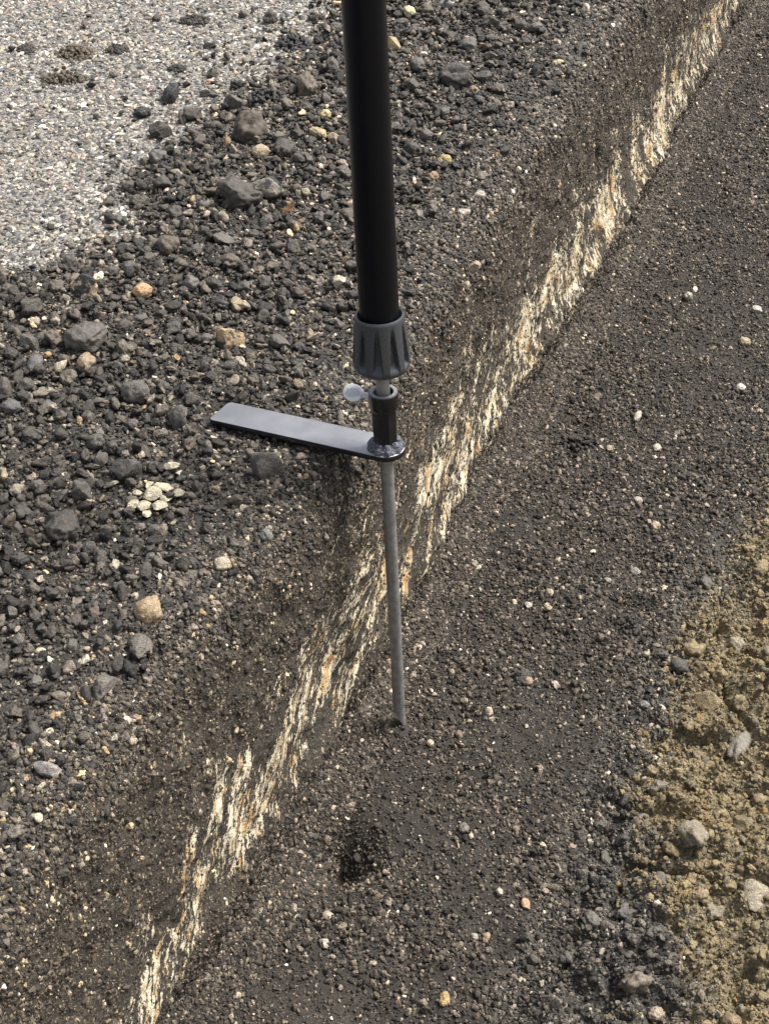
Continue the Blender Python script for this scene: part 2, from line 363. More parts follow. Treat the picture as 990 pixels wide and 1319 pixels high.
def gn_scatter(name, P, size, rot, col, src, nsrc, label, cat):
    n = len(P); me = bpy.data.meshes.new(name)
    me.vertices.add(n); me.vertices.foreach_set('co', P.reshape(-1).astype(np.float32))
    a = me.attributes.new('scl', 'FLOAT_VECTOR', 'POINT'); a.data.foreach_set('vector', size.reshape(-1).astype(np.float32))
    a = me.attributes.new('rot', 'FLOAT_VECTOR', 'POINT'); a.data.foreach_set('vector', rot.reshape(-1).astype(np.float32))
    a = me.attributes.new('col', 'FLOAT_COLOR', 'POINT'); a.data.foreach_set('color', np.c_[col, np.ones(n)].reshape(-1).astype(np.float32))
    a = me.attributes.new('pick', 'INT', 'POINT'); a.data.foreach_set('value', rng.integers(0, nsrc, n).astype(np.int32))
    o = mesh_obj(name, me); tag(o, label, cat, kind='stuff')
    g = bpy.data.node_groups.new(name, 'GeometryNodeTree')
    g.interface.new_socket('Geometry', in_out='INPUT', socket_type='NodeSocketGeometry')
    g.interface.new_socket('Geometry', in_out='OUTPUT', socket_type='NodeSocketGeometry')
    N = g.nodes.new; L = g.links.new
    gi, go, ip, ci = N('NodeGroupInput'), N('NodeGroupOutput'), N('GeometryNodeInstanceOnPoints'), N('GeometryNodeCollectionInfo')
    ci.inputs['Collection'].default_value = src; ci.inputs['Separate Children'].default_value = True; ci.inputs['Reset Children'].default_value = True
    def attr(nm, ty):
        x = N('GeometryNodeInputNamedAttribute'); x.data_type = ty; x.inputs['Name'].default_value = nm; return x.outputs[0]
    L(gi.outputs[0], ip.inputs['Points']); L(ci.outputs[0], ip.inputs['Instance'])
    ip.inputs['Pick Instance'].default_value = True
    L(attr('pick', 'INT'), ip.inputs['Instance Index'])
    e2r = N('FunctionNodeEulerToRotation'); L(attr('rot', 'FLOAT_VECTOR'), e2r.inputs[0]); L(e2r.outputs[0], ip.inputs['Rotation'])
    L(attr('scl', 'FLOAT_VECTOR'), ip.inputs['Scale']); L(ip.outputs[0], go.inputs[0])
    md = o.modifiers.new('scatter', 'NODES'); md.node_group = g
    return o
def in_view(P, mx=230, my=260):
    x, y, _ = proj(P); return (x > -mx) & (x < 990 + mx) & (y > -my) & (y < 1319 + my)
def palette(n, cols, wts, jit=.52):
    c = np.array(cols)[rng.choice(len(cols), n, p=np.array(wts) / sum(wts))]
    return np.clip(c * np.exp(rng.normal(0, jit, (n, 1))) * np.exp(rng.normal(0, .022, (n, 3))), .004, .85)
def flat_rot(n, tilt): return np.c_[rng.normal(0, tilt, n), rng.normal(0, tilt, n), rng.uniform(0, 6.28, n)]
def any_rot(n): return rng.uniform(0, 6.28, (n, 3))
DARK = [(.020, .018, .016), (.044, .039, .033), (.078, .068, .055), (.125, .108, .088), (.19, .162, .128), (.30, .215, .13), (.40, .355, .275)]

def top_points(n):
    S_, T_ = [], []; tot = 0                      # n per square metre, over what the camera could see
    m = int(n * 2.7 * 2.1); t = rng.uniform(.3, 3.0, m); s = sT(t) - .03 - rng.uniform(0, 2.1, m)
    k = in_view(world(s, t, 0 * s)); return s[k], t[k]
# pale pavement aggregate, bedded in the surface
s, t = top_points(52000); k = rng.random(len(s)) < pale(s, t); s, t = s[k], t[k]; n = len(s)
sz = .0027 * np.exp(rng.normal(0, .36, n)); sz = np.clip(sz, .0012, .0062)
c = palette(n, [(.075, .074, .072), (.16, .155, .145), (.27, .255, .225), (.40, .36, .28), (.50, .48, .44), (.29, .20, .135), (.035, .035, .035)], [1.6, 2.8, 3.4, 1.6, 1.2, .5, 1.4], .28)
c = c * (1 - .35 * sm(.1, .7, fbm(s * 7, t * 7, seed=95)))[:, None]
gn_scatter('pavement_aggregate', world(s, t, z_top(s, t) - sz * .12), sz[:, None] * np.c_[rng.uniform(.9, 1.4, n), rng.uniform(.7, 1, n), rng.uniform(.6, .9, n)], flat_rot(n, .25), c, SRC_G, 14,
           'pale grey and cream stone chips bedded in the bare pavement surface', 'pavement chips')
# loose gravel: coarse and fine
def loose(n0, mean, spread, lo, hi, src, name, label, up_, cols, wts, edge=.0):
    s, t = top_points(n0); pl = pale(s, t)
    k = rng.random(len(s)) < (1 - pl) + .30 * np.exp(-np.clip(sP0(t) - s, 0, 9) / .035) + .02 * (s > sP0(t) - .4)
    s, t = s[k], t[k]
    big = sm(.04, -.26, s - sT(t)) if edge else 1
    k = rng.random(len(s)) < (edge + (1 - edge) * big if edge else 1); s, t = s[k], t[k]; n = len(s)
    sz = np.clip(mean * np.exp(rng.normal(0, spread, n)), lo, hi)
    c = palette(n, cols, wts)
    gn_scatter(name, world(s, t, z_top(s, t) + sz * (up_ + rng.uniform(-.2, .9 * up_ * 2, n) * (under_blade(s, t)[0] < .3))), sz[:, None] * np.c_[rng.uniform(.9, 1.25, n), rng.uniform(.75, 1, n), rng.uniform(.7, 1, n)], flat_rot(n, .5), c, src, 14, label, 'gravel')
loose(85000, .0018, .40, .0008, .0036, SRC_G, 'fine_gravel', 'fine dark bitumen grit covering the pavement above the cut', .2, DARK, [3, 5, 5, 2.4, 1.2, .45, .35])
loose(17500, .0037, .46, .0018, .0086, SRC_R, 'coarse_gravel', 'dark loose broken asphalt gravel heaped on the pavement above the cut', .35, DARK, [3, 5, 4, 1.5, .6, .22, .14], .22)
# grains on the cut face
n0 = 260000
t = rng.uniform(.3, 3.7, n0); wv_ = rng.uniform(.02, .97, n0); fs, fz = face(t, wv_); P = world(fs, t, fz)
k = in_view(P) & (rng.random(n0) > band(P) * .90); P = P[k]; n = len(P); wv_ = wv_[k]
sz = np.clip(.00158 * np.exp(rng.normal(0, .42, n)), .0006, .0042)
c = palette(n, [(.022, .018, .014), (.046, .037, .027), (.085, .069, .049), (.145, .118, .083), (.30, .235, .145), (.42, .37, .27)], [3.5, 5.5, 5.5, 2.6, .6, .22])
gn_scatter('face_grit', P - np.array([*N2, 0]) * (sz * .25)[:, None], sz[:, None] * rng.uniform(.7, 1.2, (n, 3)), any_rot(n), c, SRC_D, 12,
           'fine brown black grit stuck to the vertical cut face', 'grit')
# loose grains that crumble over the worn shoulder
n0 = 30000; t = rng.uniform(.3, 3.3, n0); wv_ = np.abs(rng.normal(0, .13, n0)); wv_ = np.where(wv_ > .5, .05, wv_); fs, fz = face(t, wv_); P = world(fs, t, fz)
k = in_view(P); P = P[k]; n = len(P); sz = np.clip(.0024 * np.exp(rng.normal(0, .35, n)), .0012, .0052)
gn_scatter('shoulder_grit', P + np.array([0, 0, 1]) * (sz * .25)[:, None], sz[:, None] * rng.uniform(.75, 1.2, (n, 3)), any_rot(n), palette(n, DARK, [3, 5, 5, 2.4, 1.0, .35, .25]), SRC_R, 14,
           'dark brown gravel grains crumbling over the worn top of the cut', 'gravel')
# debris on the trench floor
n0 = 300000
t = rng.uniform(.4, 4.2, n0); s = rng.uniform(-.60, -.02, n0); lo_, hi_ = np.maximum(sB(t), sT(t)) + .008, sS(t)
k = (s > lo_) & (rng.random(n0) < 1 - sm(.0, .07, s - hi_)); s, t = s[k], t[k]
k = in_view(world(s, t, 0 * s - DEPTH)) & (rng.random(len(s)) < 1.02 + .45 * vnoise(s * 16, t * 16, seed=92)); s, t = s[k], t[k]; n = len(s)
zz = np.where(s < np.maximum(sB(t), sT(t) + .004) + .05, np.interp(s - np.maximum(sB(t), sT(t)), [.008, .05], [.012, 0]) - DEPTH, z_floor(s, t))
sz = np.clip(.0015 * np.exp(rng.normal(0, .46, n)) * (1 + .35 * vnoise(s * 12, t * 12, seed=91)), .0007, .0058)
c = palette(n, [(.018, .015, .012), (.042, .035, .027), (.078, .065, .050), (.135, .115, .090), (.25, .205, .155), (.40, .355, .28)], [3.5, 5.5, 5.5, 2.6, .6, .13])
n1 = 75000; t1 = rng.uniform(.4, 4.0, n1); w1 = np.where(rng.random(n1) < .25, rng.uniform(.86, .95, n1), rng.uniform(.95, 1.0, n1))
fs1, fz1 = face(t1, w1); P1 = world(fs1, t1, fz1); k1 = in_view(P1); P1 = P1[k1]
k2 = s > np.maximum(sB(t), sT(t) + .004) + .05
P0 = np.r_[world(s, t, zz + sz * .25)[k2], P1]; sz = np.r_[sz[k2], rng.choice(sz, len(P1))]; c = np.r_[c[k2], c[rng.integers(0, len(c), len(P1))]]; n = len(P0)
gn_scatter('trench_debris', P0, sz[:, None] * rng.uniform(.75, 1.2, (n, 3)), any_rot(n), c, SRC_D, 12,
           'fine dark crumbled asphalt debris covering the trench floor', 'debris')
# crumbs of the sand bank
n0 = 300000
t = rng.uniform(.4, 2.6, n0); s = sS(t) + rng.uniform(-.05, .7, n0); 
k = (rng.random(n0) < sm(-.05, .02, s - sS(t))) & in_view(world(s, t, 0 * s - DEPTH)); s, t = s[k], t[k]; n = len(s)
sz = np.clip(.0014 * np.exp(rng.normal(0, .55, n)), .0006, .0072)
sandy = sm(-.045, .02, s - sY(t) + .04 * vnoise(s * 25, t * 25, seed=77))
c1 = palette(n, [(.13, .105, .060), (.195, .158, .092), (.25, .205, .122), (.25, .172, .080), (.165, .145, .106)], [3, 5, 3.5, 1, 2], .15)
c0 = palette(n, [(.03, .028, .025), (.06, .055, .048), (.11, .10, .085), (.2, .18, .15)], [3, 5, 4, 1.2])
c = np.where(rng.random((n, 1)) < sandy[:, None], c1, c0)
gn_scatter('sand_crumbs', world(s, t, z_floor(s, t) + sz * .1), sz[:, None] * rng.uniform(.75, 1.25, (n, 3)), any_rot(n), c, SRC_S, 12,
           'loose yellowish brown crumbs of damp sand on the trench bank', 'sand')

# ------------------------------------------------------------------ single stones
ROUND = [rock_mesh('stone', 500 + i, 4, 0, .20, (1, random.uniform(.75, .95), random.uniform(.55, .75))) for i in range(8)]
ANGLE = [rock_mesh('stone', 700 + i, 4, 15, .13, (1, random.uniform(.65, .9), random.uniform(.55, .8))) for i in range(12)]
LUMPY = [rock_mesh('stone', 900 + i, 4, 4, .34, (1, random.uniform(.7, .95), random.uniform(.5, .75))) for i in range(10)]
for me in ROUND + ANGLE + LUMPY: me.materials.append(M_STONE)
SHARD = [rock_mesh('stone', 1100 + i, 4, 18, .05, (1, random.uniform(.55, .8), .34), False) for i in range(6)]
for me in SHARD: me.materials.append(M_STONE)
SHAPES = {'s': SHARD, 'r': ROUND, 'a': ANGLE, 'l': LUMPY}
TAKEN = []
def tint(c, a, b):
    k = random.uniform(a, b); return tuple(v * k * random.uniform(.97, 1.03) for v in c)
def ground_at(x, y, zone):
    z = 0.0 if zone == 'top' else -DEPTH
    for _ in range(4):
        P = at(x, y, z); q = st(P); z = float(z_top(*q) if zone == 'top' else z_floor(*q))
    return at(x, y, z)
def stone(x, y, wpx, hpx, shape, col, cov, label, group=None, zone='top', name='stone', cat='stone', sink=.5, rz=None):
    P = ground_at(x, y + hpx * .22, zone); d_ = proj(P)[2]; mm = d_ / F
    rx = wpx * .5 * mm; ry = hpx * .5 * mm / .80
    o = bpy.data.objects.new(name, random.choice(SHAPES[shape])); COL.objects.link(o)
    if rz is None: rz = random.uniform(-.5, .5) + random.choice((0, math.pi))
    h = min(rx, ry) * random.uniform(.95, 1.15)
    o.scale = (rx, ry * 1.15, h * 1.25); o.rotation_euler = (random.uniform(-.2, .2), random.uniform(-.2, .2), rz)
    o.location = (P[0], P[1], P[2] + h * sink); o.color = (*col, cov)
    tag(o, label, cat, group); TAKEN.append((x, y, max(wpx, hpx) * .5)); return o
GREY, DGREY, BLACK, BROWN, TAN, CREAM, WHITE, ORANGE = (.090, .084, .075), (.058, .052, .045), (.030, .029, .028), (.085, .070, .053), (.32, .235, .14), (.35, .29, .20), (.35, .325, .275), (.34, .19, .10)
NAMED = [
 (193, 785, 38, 37, 'r', (.30, .225, .14), .66, 'round tan pebble with dark flecks lying alone on the black gravel'),
 (185, 377, 27, 20, 'r', (.42, .27, .15), .8, 'small smooth orange tan pebble beside a white capped dark stone'),
 (295, 440, 36, 28, 'a', TAN, .50, 'blocky stone with tan top and tarred grey sides behind the gauge blade'),
 (107, 373, 44, 28, 'a', (.45, .36, .25), .47, 'dark stone with a pale cream broken cap near the bare pavement'),
 (112, 435, 54, 42, 'l', GREY, .7, 'big rough dark grey stone below the white capped stone'),
 (324, 171, 46, 40, 'l', BROWN, .9, 'large rounded brown stone at the front of the gravel heap'),
 (344, 247, 52, 30, 'a', (.20, .18, .15), .52, 'striped grey and tan split stone in the upper gravel heap'),
 (335, 197, 24, 17, 'r', CREAM, .8, 'flat cream pebble just below the large rounded brown stone'),
 (368, 268, 22, 18, 'a', ORANGE, .55, 'half orange half dark pebble beside the striped split stone'),
 (310, 252, 60, 34, 'l', DGREY, .6, 'wide dark lump left of the striped split stone'),
 (346, 600, 44, 34, 'a', GREY, .9, 'angular dark grey stone directly below the gauge blade'),
 (163, 608, 42, 30, 'a', GREY, .8, 'flat topped grey stone above the broken cream chips'),
 (106, 636, 33, 24, 'a', GREY, .8, 'blocky grey stone left of the broken cream chips'),
 (82, 677, 50, 42, 'l', DGREY, .8, 'largest dark lump at the left edge below the blocky grey stone'),
 (182, 832, 32, 34, 'l', (.11, .10, .085), .7, 'rounded grey brown stone below the tan flecked pebble'),
 (135, 883, 28, 34, 'a', (.13, .12, .105), .62, 'pale sided grey stone lower left of the tan flecked pebble'),
 (63, 993, 40, 28, 'a', (.22, .20, .19), .7, 'flat light grey stone with one tan corner near the lower left'),
 (287, 728, 24, 17, 'r', (.30, .27, .2), .7, 'small pale pebble at the end of the gravel by the cut shoulder'),
 (343, 690, 18, 17, 'r', (.14, .14, .135), 1, 'small smooth light grey pebble on the shoulder left of the rod'),
 (230, 540, 30, 24, 'a', GREY, .8, 'angular grey stone left of the gauge blade tip'),
 (175, 505, 38, 26, 'r', GREY, .9, 'oval dark grey pebble in the gravel left of the gauge blade'),
 (46, 467, 20, 26, 'r', (.10, .10, .10), 1, 'upright oval grey pebble near the left edge of the gravel'),
 (15, 525, 28, 18, 'r', (.09, .09, .09), 1, 'smooth dark pebble touching the left frame edge'),
 (160, 420, 24, 17, 'r', DGREY, 1, 'smooth dark pebble right of the big rough grey stone'),
 (112, 468, 26, 26, 'r', (.26, .20, .14), .55, 'two tone tan and grey pebble under the big rough grey stone'),
 (438, 366, 36, 22, 'a', (.40, .36, .28), .53, 'pale broken stone left of the black pole above the grip'),
 (218, 318, 28, 22, 'r', (.10, .085, .065), 1, 'rounded brown pebble beneath the bare pavement edge'),
 (221, 121, 26, 28, 'a', (.036, .036, .038), 1, 'black tarred block standing on the bare pavement'),
 (247, 148, 30, 24, 'a', (.09, .08, .07), .7, 'brown broken stone on the pavement below the black tarred block'),
 (208, 171, 32, 20, 'a', (.05, .045, .04), 1, 'dark wedge shaped stone on the pavement beside the brown broken stone'),
 (183, 146, 26, 18, 'l', BLACK, 1, 'small black lump on the pavement left of the tarred block'),
 (275, 96, 15, 13, 'a', (.08, .07, .055), .8, 'small brown stone on the pavement above the tarred block'),
 (269, 122, 26, 12, 'a', DGREY, .8, 'flat dark stone on the pavement right of the tarred block'),
 (250, 173, 20, 13, 'l', DGREY, 1, 'small dark lump on the pavement just outside the gravel heap'),
 (202, 24, 11, 10, 'r', DGREY, 1, 'tiny dark pebble at the top of the bare pavement'),
 (348, 24, 18, 18, 'l', DGREY, 1, 'dark stone at the top of the pavement left of the pole'),
 (403, 23, 13, 12, 'l', DGREY, 1, 'small dark stone at the top beside the black pole'),
 (313, 20, 11, 10, 'l', DGREY, 1, 'tiny dark stone near the top crumbly clod'),
 (572, 207, 20, 13, 'r', (.33, .26, .12), 1, 'yellowish pebble in the gravel right of the black pole'),
 (558, 228, 14, 12, 'r', (.34, .24, .15), 1, 'small orange tan pebble right of the black pole'),
 (597, 275, 18, 10, 'r', WHITE, 1, 'flat white pebble in the gravel right of the black pole'),
 (617, 252, 16, 14, 'a', (.40, .37, .31), 1, 'pale grey angular pebble above the flat white pebble'),
 (610, 345, 18, 14, 'a', (.32, .26, .2), .8, 'pinkish pale pebble close to the worn shoulder'),
 (719, 82, 17, 9, 'r', (.44, .38, .22), 1, 'flat yellow cream pebble at the top right of the gravel'),
 (585, 102, 46, 28, 'l', (.06, .055, .05), .6, 'large dark streaked stone in the gravel right of the pole top'),
 (527, 17, 16, 14, 'r', (.5, .44, .28), 1, 'pale yellow pebble beside the pole at the top'),
 (506, 60, 22, 16, 'a', (.42, .33, .2), .55, 'half cream stone touching the pole edge near the top'),
 (574, 8, 26, 20, 'a', (.42, .40, .38), .52, 'white patched stone at the top frame edge'),
 (430, 178, 20, 28, 'a', (.27, .22, .15), .8, 'tan wedge stone leaning beside the black pole'),
 (410, 172, 26, 14, 'r', (.36, .29, .17), .8, 'flat tan pebble left of the black pole'),
 (419, 148, 16, 12, 'r', (.45, .36, .2), .8, 'small yellow pebble left of the black pole'),
]
for a in NAMED: stone(*a)
# broken cream chips lying together
for i, (x, y, a_, b_, lab) in enumerate([(185, 652, 14, 16, 'lowest cream chip of the broken cluster in the gravel'), (200, 640, 22, 14, 'largest cream chip in the middle of the broken cluster'),
        (212, 630, 20, 10, 'long cream chip at the upper right of the broken cluster'), (194, 622, 8, 12, 'thin upright cream chip at the top of the broken cluster'),
        (172, 650, 12, 16, 'white chip at the left end of the broken cluster'), (222, 604, 16, 11, 'small pale chip above the broken cluster'), (207, 655, 14, 12, 'pale chip at the near edge of the broken cluster'), (232, 612, 10, 8, 'cream crumb at the far tip of the broken cluster'), (178, 637, 10, 9, 'cream crumb above the white chip of the cluster'), (215, 645, 12, 9, 'flat cream chip beside the largest chip of the cluster'), (190, 664, 9, 8, 'tiny cream crumb nearest the camera in the broken cluster')]):
    stone(x, y, a_ * 1.35, b_ * 1.35, 's', (.50, .45, .33), .66, lab, 'cream chips broken from one stone', name='stone_chip', cat='stone chip', sink=.9)
ANCHORS = [(193,785,'tan flecked pebble'),(185,377,'orange tan pebble'),(295,440,'tan topped blocky stone'),(107,373,'white capped dark stone'),(112,435,'big rough grey stone'),(324,171,'large rounded brown stone'),(344,247,'striped split stone'),(335,197,'flat cream pebble'),(346,600,'stone below the blade'),(163,608,'flat topped grey stone'),(200,640,'broken cream chips'),(82,677,'large dark edge lump'),(182,832,'rounded grey brown stone'),(135,883,'pale sided grey stone'),(63,993,'flat light grey stone'),(287,728,'small pale shoulder pebble'),(375,550,'gauge blade'),(230,540,'blade tip stone'),(175,505,'oval dark grey pebble'),(46,467,'upright oval grey pebble'),(218,318,'rounded brown pebble'),(438,366,'pale broken stone'),(222,214,'corner tar clump'),(490,440,'fluted grip'),(572,207,'yellowish pebble'),(597,275,'flat white pebble'),(610,345,'pinkish pale pebble'),(719,82,'flat yellow cream pebble'),(585,102,'dark streaked stone'),(574,8,'white patched stone'),(470,150,'black pole'),(377,59,'pole side tar clump')]
ANCHORS_SAND = [(951,950,'upright grey stone'),(910,903,'overhanging sand clod'),(893,1068,'leaning grey brown clod'),(972,1150,'pale sandy stone'),(826,1053,'light grey pebble'),(818,1258,'reddish grey stone'),(920,1170,'rounded sand clod'),(844,1305,'pinkish tan pebble'),(948,828,'small round sandy pebble'),(975,728,'flat sand clod'),(783,1105,'dull grey clod'),(760,1180,'grey border clod'),(845,1010,'edge crumbly clod')]
USED = set()
def place_label(x, y, wpx, what, anchors, big=(17, 22)):
    size = 'small' if wpx < big[0] else 'medium' if wpx < big[1] else 'large'
    for ax_, ay_, nm in sorted(anchors, key=lambda q: (q[0] - x) ** 2 + (q[1] - y) ** 2):
        dx, dy = x - ax_, y - ay_; dist = math.hypot(dx, dy)
        side = ('trench side' if dx > 0 else 'pavement side') if abs(dx) > abs(dy) else ('near side' if dy > 0 else 'far side')
        near = 'close' if dist < 45 else '' if dist < 110 else 'away'
        lab = ' '.join(f'{size} {what} {near} on the {side} of the {nm}'.split())
        if lab not in USED: USED.add(lab); return lab
    return f'{size} {what}'
# random stones of the heap, the largest ones as things of their own
KINDS = [((.050, .046, .041), 1, 'l', 'rough black tarred stone', 'black tarred stones in the gravel'),
         ((.080, .074, .065), .8, 'a', 'angular dark grey stone', 'angular dark grey stones in the gravel'),
         ((.10, .095, .086), 1, 'r', 'smooth mid grey pebble', 'smooth grey pebbles in the gravel'),
         ((.10, .085, .065), .7, 'l', 'dusty brown stone', 'dusty brown stones in the gravel'),
         ((.27, .21, .14), .56, 'a', 'half tarred tan stone', 'half tarred tan stones in the gravel')]
cnt = 0; tries = 0
while cnt < 225 and tries < 60000:
    tries += 1
    x, y = random.uniform(-30, 860), random.uniform(-20, 1100)
    s_, t_ = st(at(x, y, 0))
    if s_ > float(sT(t_)) - .10 or float(pale(s_, t_)) > .4: continue
    e_ = float(sT(t_)) - s_                       # how far back from the edge
    if random.random() > .25 + e_ * 1.6: continue
    wpx = random.triangular(14, 17 + 25 * min(1, e_ * 2.2), 15)
    if x > 500: wpx = min(wpx, 24)
    if 255 < x < 530 and 505 < y < 595: continue
    if any((x - a_) ** 2 + (y - b_) ** 2 < (r_ * .9 + wpx * .5) ** 2 for a_, b_, r_ in TAKEN): continue
    kd = random.choices(KINDS, [4.5, 6, 1.6, 4, .8])[0]
    stone(x, y, wpx, wpx * random.uniform(.65, .95), kd[2], tint(kd[0], .75, 1.3), kd[1], place_label(x, y, wpx, kd[3], ANCHORS), kd[4], rz=random.uniform(0, 6.28)); cnt += 1

# pebbles on the trench floor
FLOOR = [(843, 677, 13, 13, 'r', CREAM, 1, 'round cream pebble on the dark trench floor near the sand'), (821, 645, 12, 10, 'r', WHITE, 1, 'pale oval pebble above the round cream pebble'),
 (597, 1066, 15, 15, 'r', (.15, .14, .125), 1, 'grey round pebble on the trench floor below the rod tip'), (356, 1165, 10, 17, 'r', (.25, .22, .19), 1, 'pale upright pebble left of the curled white chip'),
 (380, 1168, 8, 18, 'a', (.3, .27, .22), 1, 'narrow pale chip beside the upright pebble'), (572, 1285, 15, 20, 'r', (.32, .23, .11), 1, 'tan almond shaped pebble near the bottom edge'),
 (676, 1164, 12, 12, 'a', (.36, .24, .15), 1, 'orange brown chip on the trench floor'), (702, 1146, 10, 16, 'a', (.42, .32, .26), 1, 'slim pinkish chip on the trench floor'),
 (643, 1148, 9, 8, 'r', WHITE, 1, 'tiny white pebble on the trench floor'), (626, 1206, 10, 14, 'r', (.3, .2, .13), 1, 'small upright reddish pebble on the trench floor'),
 (611, 1206, 9, 9, 'r', WHITE, 1, 'tiny white pebble beside the reddish pebble'), (820, 535, 10, 18, 'r', WHITE, 1, 'slim upright white pebble high on the trench floor'),
 (784, 578, 9, 7, 'r', CREAM, 1, 'small cream pebble under the dark hollow'), (958, 441, 16, 12, 'r', CREAM, 1, 'cream pebble high at the right of the trench'),
 (885, 382, 12, 9, 'r', WHITE, 1, 'white pebble high on the trench floor'), (973, 400, 14, 9, 'a', (.35, .33, .3), 1, 'pale grey chip by the right frame edge'),
 (953, 500, 14, 9, 'r', (.45, .42, .37), 1, 'pale flat pebble at the right of the trench'), (783, 748, 11, 11, 'a', WHITE, 1, 'white chip beside the dark clods'),
 (817, 737, 14, 11, 'a', (.4, .38, .35), 1, 'pale grey chip among the dark clods'), (706, 783, 9, 9, 'r', CREAM, 1, 'cream dot pebble in the middle of the floor'),
 (554, 957, 10, 9, 'r', (.48, .40, .30), 1, 'pale pebble right of the rod tip'), (680, 877, 12, 11, 'r', (.30, .22, .15), 1, 'brown pebble beside the grey lump'),
 (851, 912, 10, 9, 'r', WHITE, 1, 'bright white pebble at the border of the sand'), (829, 908, 15, 12, 'a', (.2, .2, .2), 1, 'grey chip at the border of the sand'),
 (680, 780, 10, 8, 'a', WHITE, 1, 'white chip in the middle of the floor'), (715, 880, 10, 14, 'a', (.42, .36, .31), 1, 'pinkish chip beside the brown pebble'),
 (418, 1215, 14, 16, 'l', WHITE, 1, 'curled white chip on the trench floor left of centre'), (845, 577, 12, 9, 'r', (.4, .37, .3), 1, 'beige pebble on the upper trench floor')]
for a in FLOOR: stone(*a, zone='floor', name='pebble', cat='pebble')
# clods and stones of the sand bank
M_SANDCLOD = None
SANDC = (.21, .165, .092)
BANK = [(951, 950, 30, 52, 'r', (.17, .16, .135), 1, 'upright grey stone half buried in the yellow sand'), (910, 903, 40, 30, 'a', SANDC, 1, 'overhanging sand clod with a dark gap below it'),
 (893, 1068, 36, 42, 'l', (.19, .165, .12), 1, 'grey brown clod leaning in a hollow of the sand'), (972, 1150, 34, 38, 'a', (.26, .23, .17), 1, 'pale sandy stone at the right edge'),
 (826, 1053, 22, 16, 'r', (.20, .195, .175), 1, 'light grey pebble at the foot of the sand'), (818, 1258, 46, 34, 'l', (.15, .125, .10), 1, 'reddish grey stone with pale top in the mixed dirt'),
 (920, 1170, 30, 26, 'l', (.20, .175, .125), 1, 'rounded sand clod left of the pale sandy stone'), (844, 1305, 24, 18, 'r', (.27, .22, .17), 1, 'pinkish tan pebble near the bottom edge of the sand'),
 (948, 828, 20, 18, 'r', (.25, .225, .16), 1, 'small round sandy pebble above the upright grey stone'), (975, 728, 34, 22, 'l', SANDC, 1, 'flat sand clod at the top of the bank'),
 (783, 1105, 24, 26, 'l', (.10, .097, .085), 1, 'dull grey clod on the dark strip by the sand'), (760, 1180, 22, 26, 'l', (.11, .105, .09), 1, 'grey clod between trench floor and sand'),
 (805, 1170, 28, 26, 'l', (.085, .082, .075), 1, 'dark grey clod right of the grey border clod'), (845, 1010, 32, 24, 'l', (.16, .145, .11), 1, 'crumbly clod at the edge of the yellow sand'),
 (800, 1080, 20, 16, 'a', (.05, .048, .046), 1, 'black tar crumb in the mixed dirt strip')]
for a in BANK: stone(*a, zone='floor', name='clod' if a[4] == 'l' else 'stone', cat='clod' if a[4] == 'l' else 'stone', sink=.15)
cnt = 0; tries = 0
while cnt < 70 and tries < 9000:
    tries += 1
    x, y = random.uniform(720, 1010), random.uniform(600, 1340)
    P = ground_at(x, y, 'floor'); q = st(P); dd = q[0] - float(sS(q[1]))
    if dd < -.03: continue
    wpx = random.triangular(13, 34, 15)
    if any((x - a_) ** 2 + (y - b_) ** 2 < (r_ * .8 + wpx * .5) ** 2 for a_, b_, r_ in TAKEN): continue
    if q[0] - float(sY(q[1])) > 0: stone(x, y, wpx, wpx * random.uniform(.7, 1), 'l', tint(SANDC, .8, 1.15), 1, place_label(x, y, wpx, 'yellowish sand clod', ANCHORS_SAND), 'sand clods on the bank', 'floor', 'clod', 'clod', .05, random.uniform(0, 6.3))
    else: stone(x, y, wpx * .8, wpx * .65, 'l', tint((.075, .07, .06), .7, 1.3), 1, place_label(x, y, wpx, 'dark grey dirt clod', ANCHORS_SAND), 'dark clods beside the sand', 'floor', 'clod', 'clod', .15, random.uniform(0, 6.3))
    cnt += 1

# crumbly clods of tar and grit: one fused lump each
def crumb_mesh(seed, rx, ry, h, grain, n):
    r = np.random.default_rng(seed); V, Fc = [], []
    for i in range(n):
        bm = bmesh.new(); bmesh.ops.create_icosphere(bm, subdivisions=2, radius=1)
        co = np.array([v.co[:] for v in bm.verts]); fc = [[v.index for v in f.verts] for f in bm.faces]; bm.free()
        a = r.uniform(0, 6.28); q = r.random() ** .6
        x, y = rx * q * math.cos(a), ry * q * math.sin(a); z = h * (1 - q * q) * r.uniform(.3, 1.0)
        g = grain * r.uniform(.6, 1.4) 
        co = co * (1 + .3 * r.normal(0, .5, (len(co), 1))) * g * r.uniform(.7, 1.2, 3) + (x, y, z + g * .3)
        b = len(V); V += [tuple(c_) for c_ in co]; Fc += [[b + k_ for k_ in f] for f in fc]
    me = bpy.data.meshes.new('crumbly_clod'); me.from_pydata(V, [], Fc); me.materials.append(M_STONE); return me
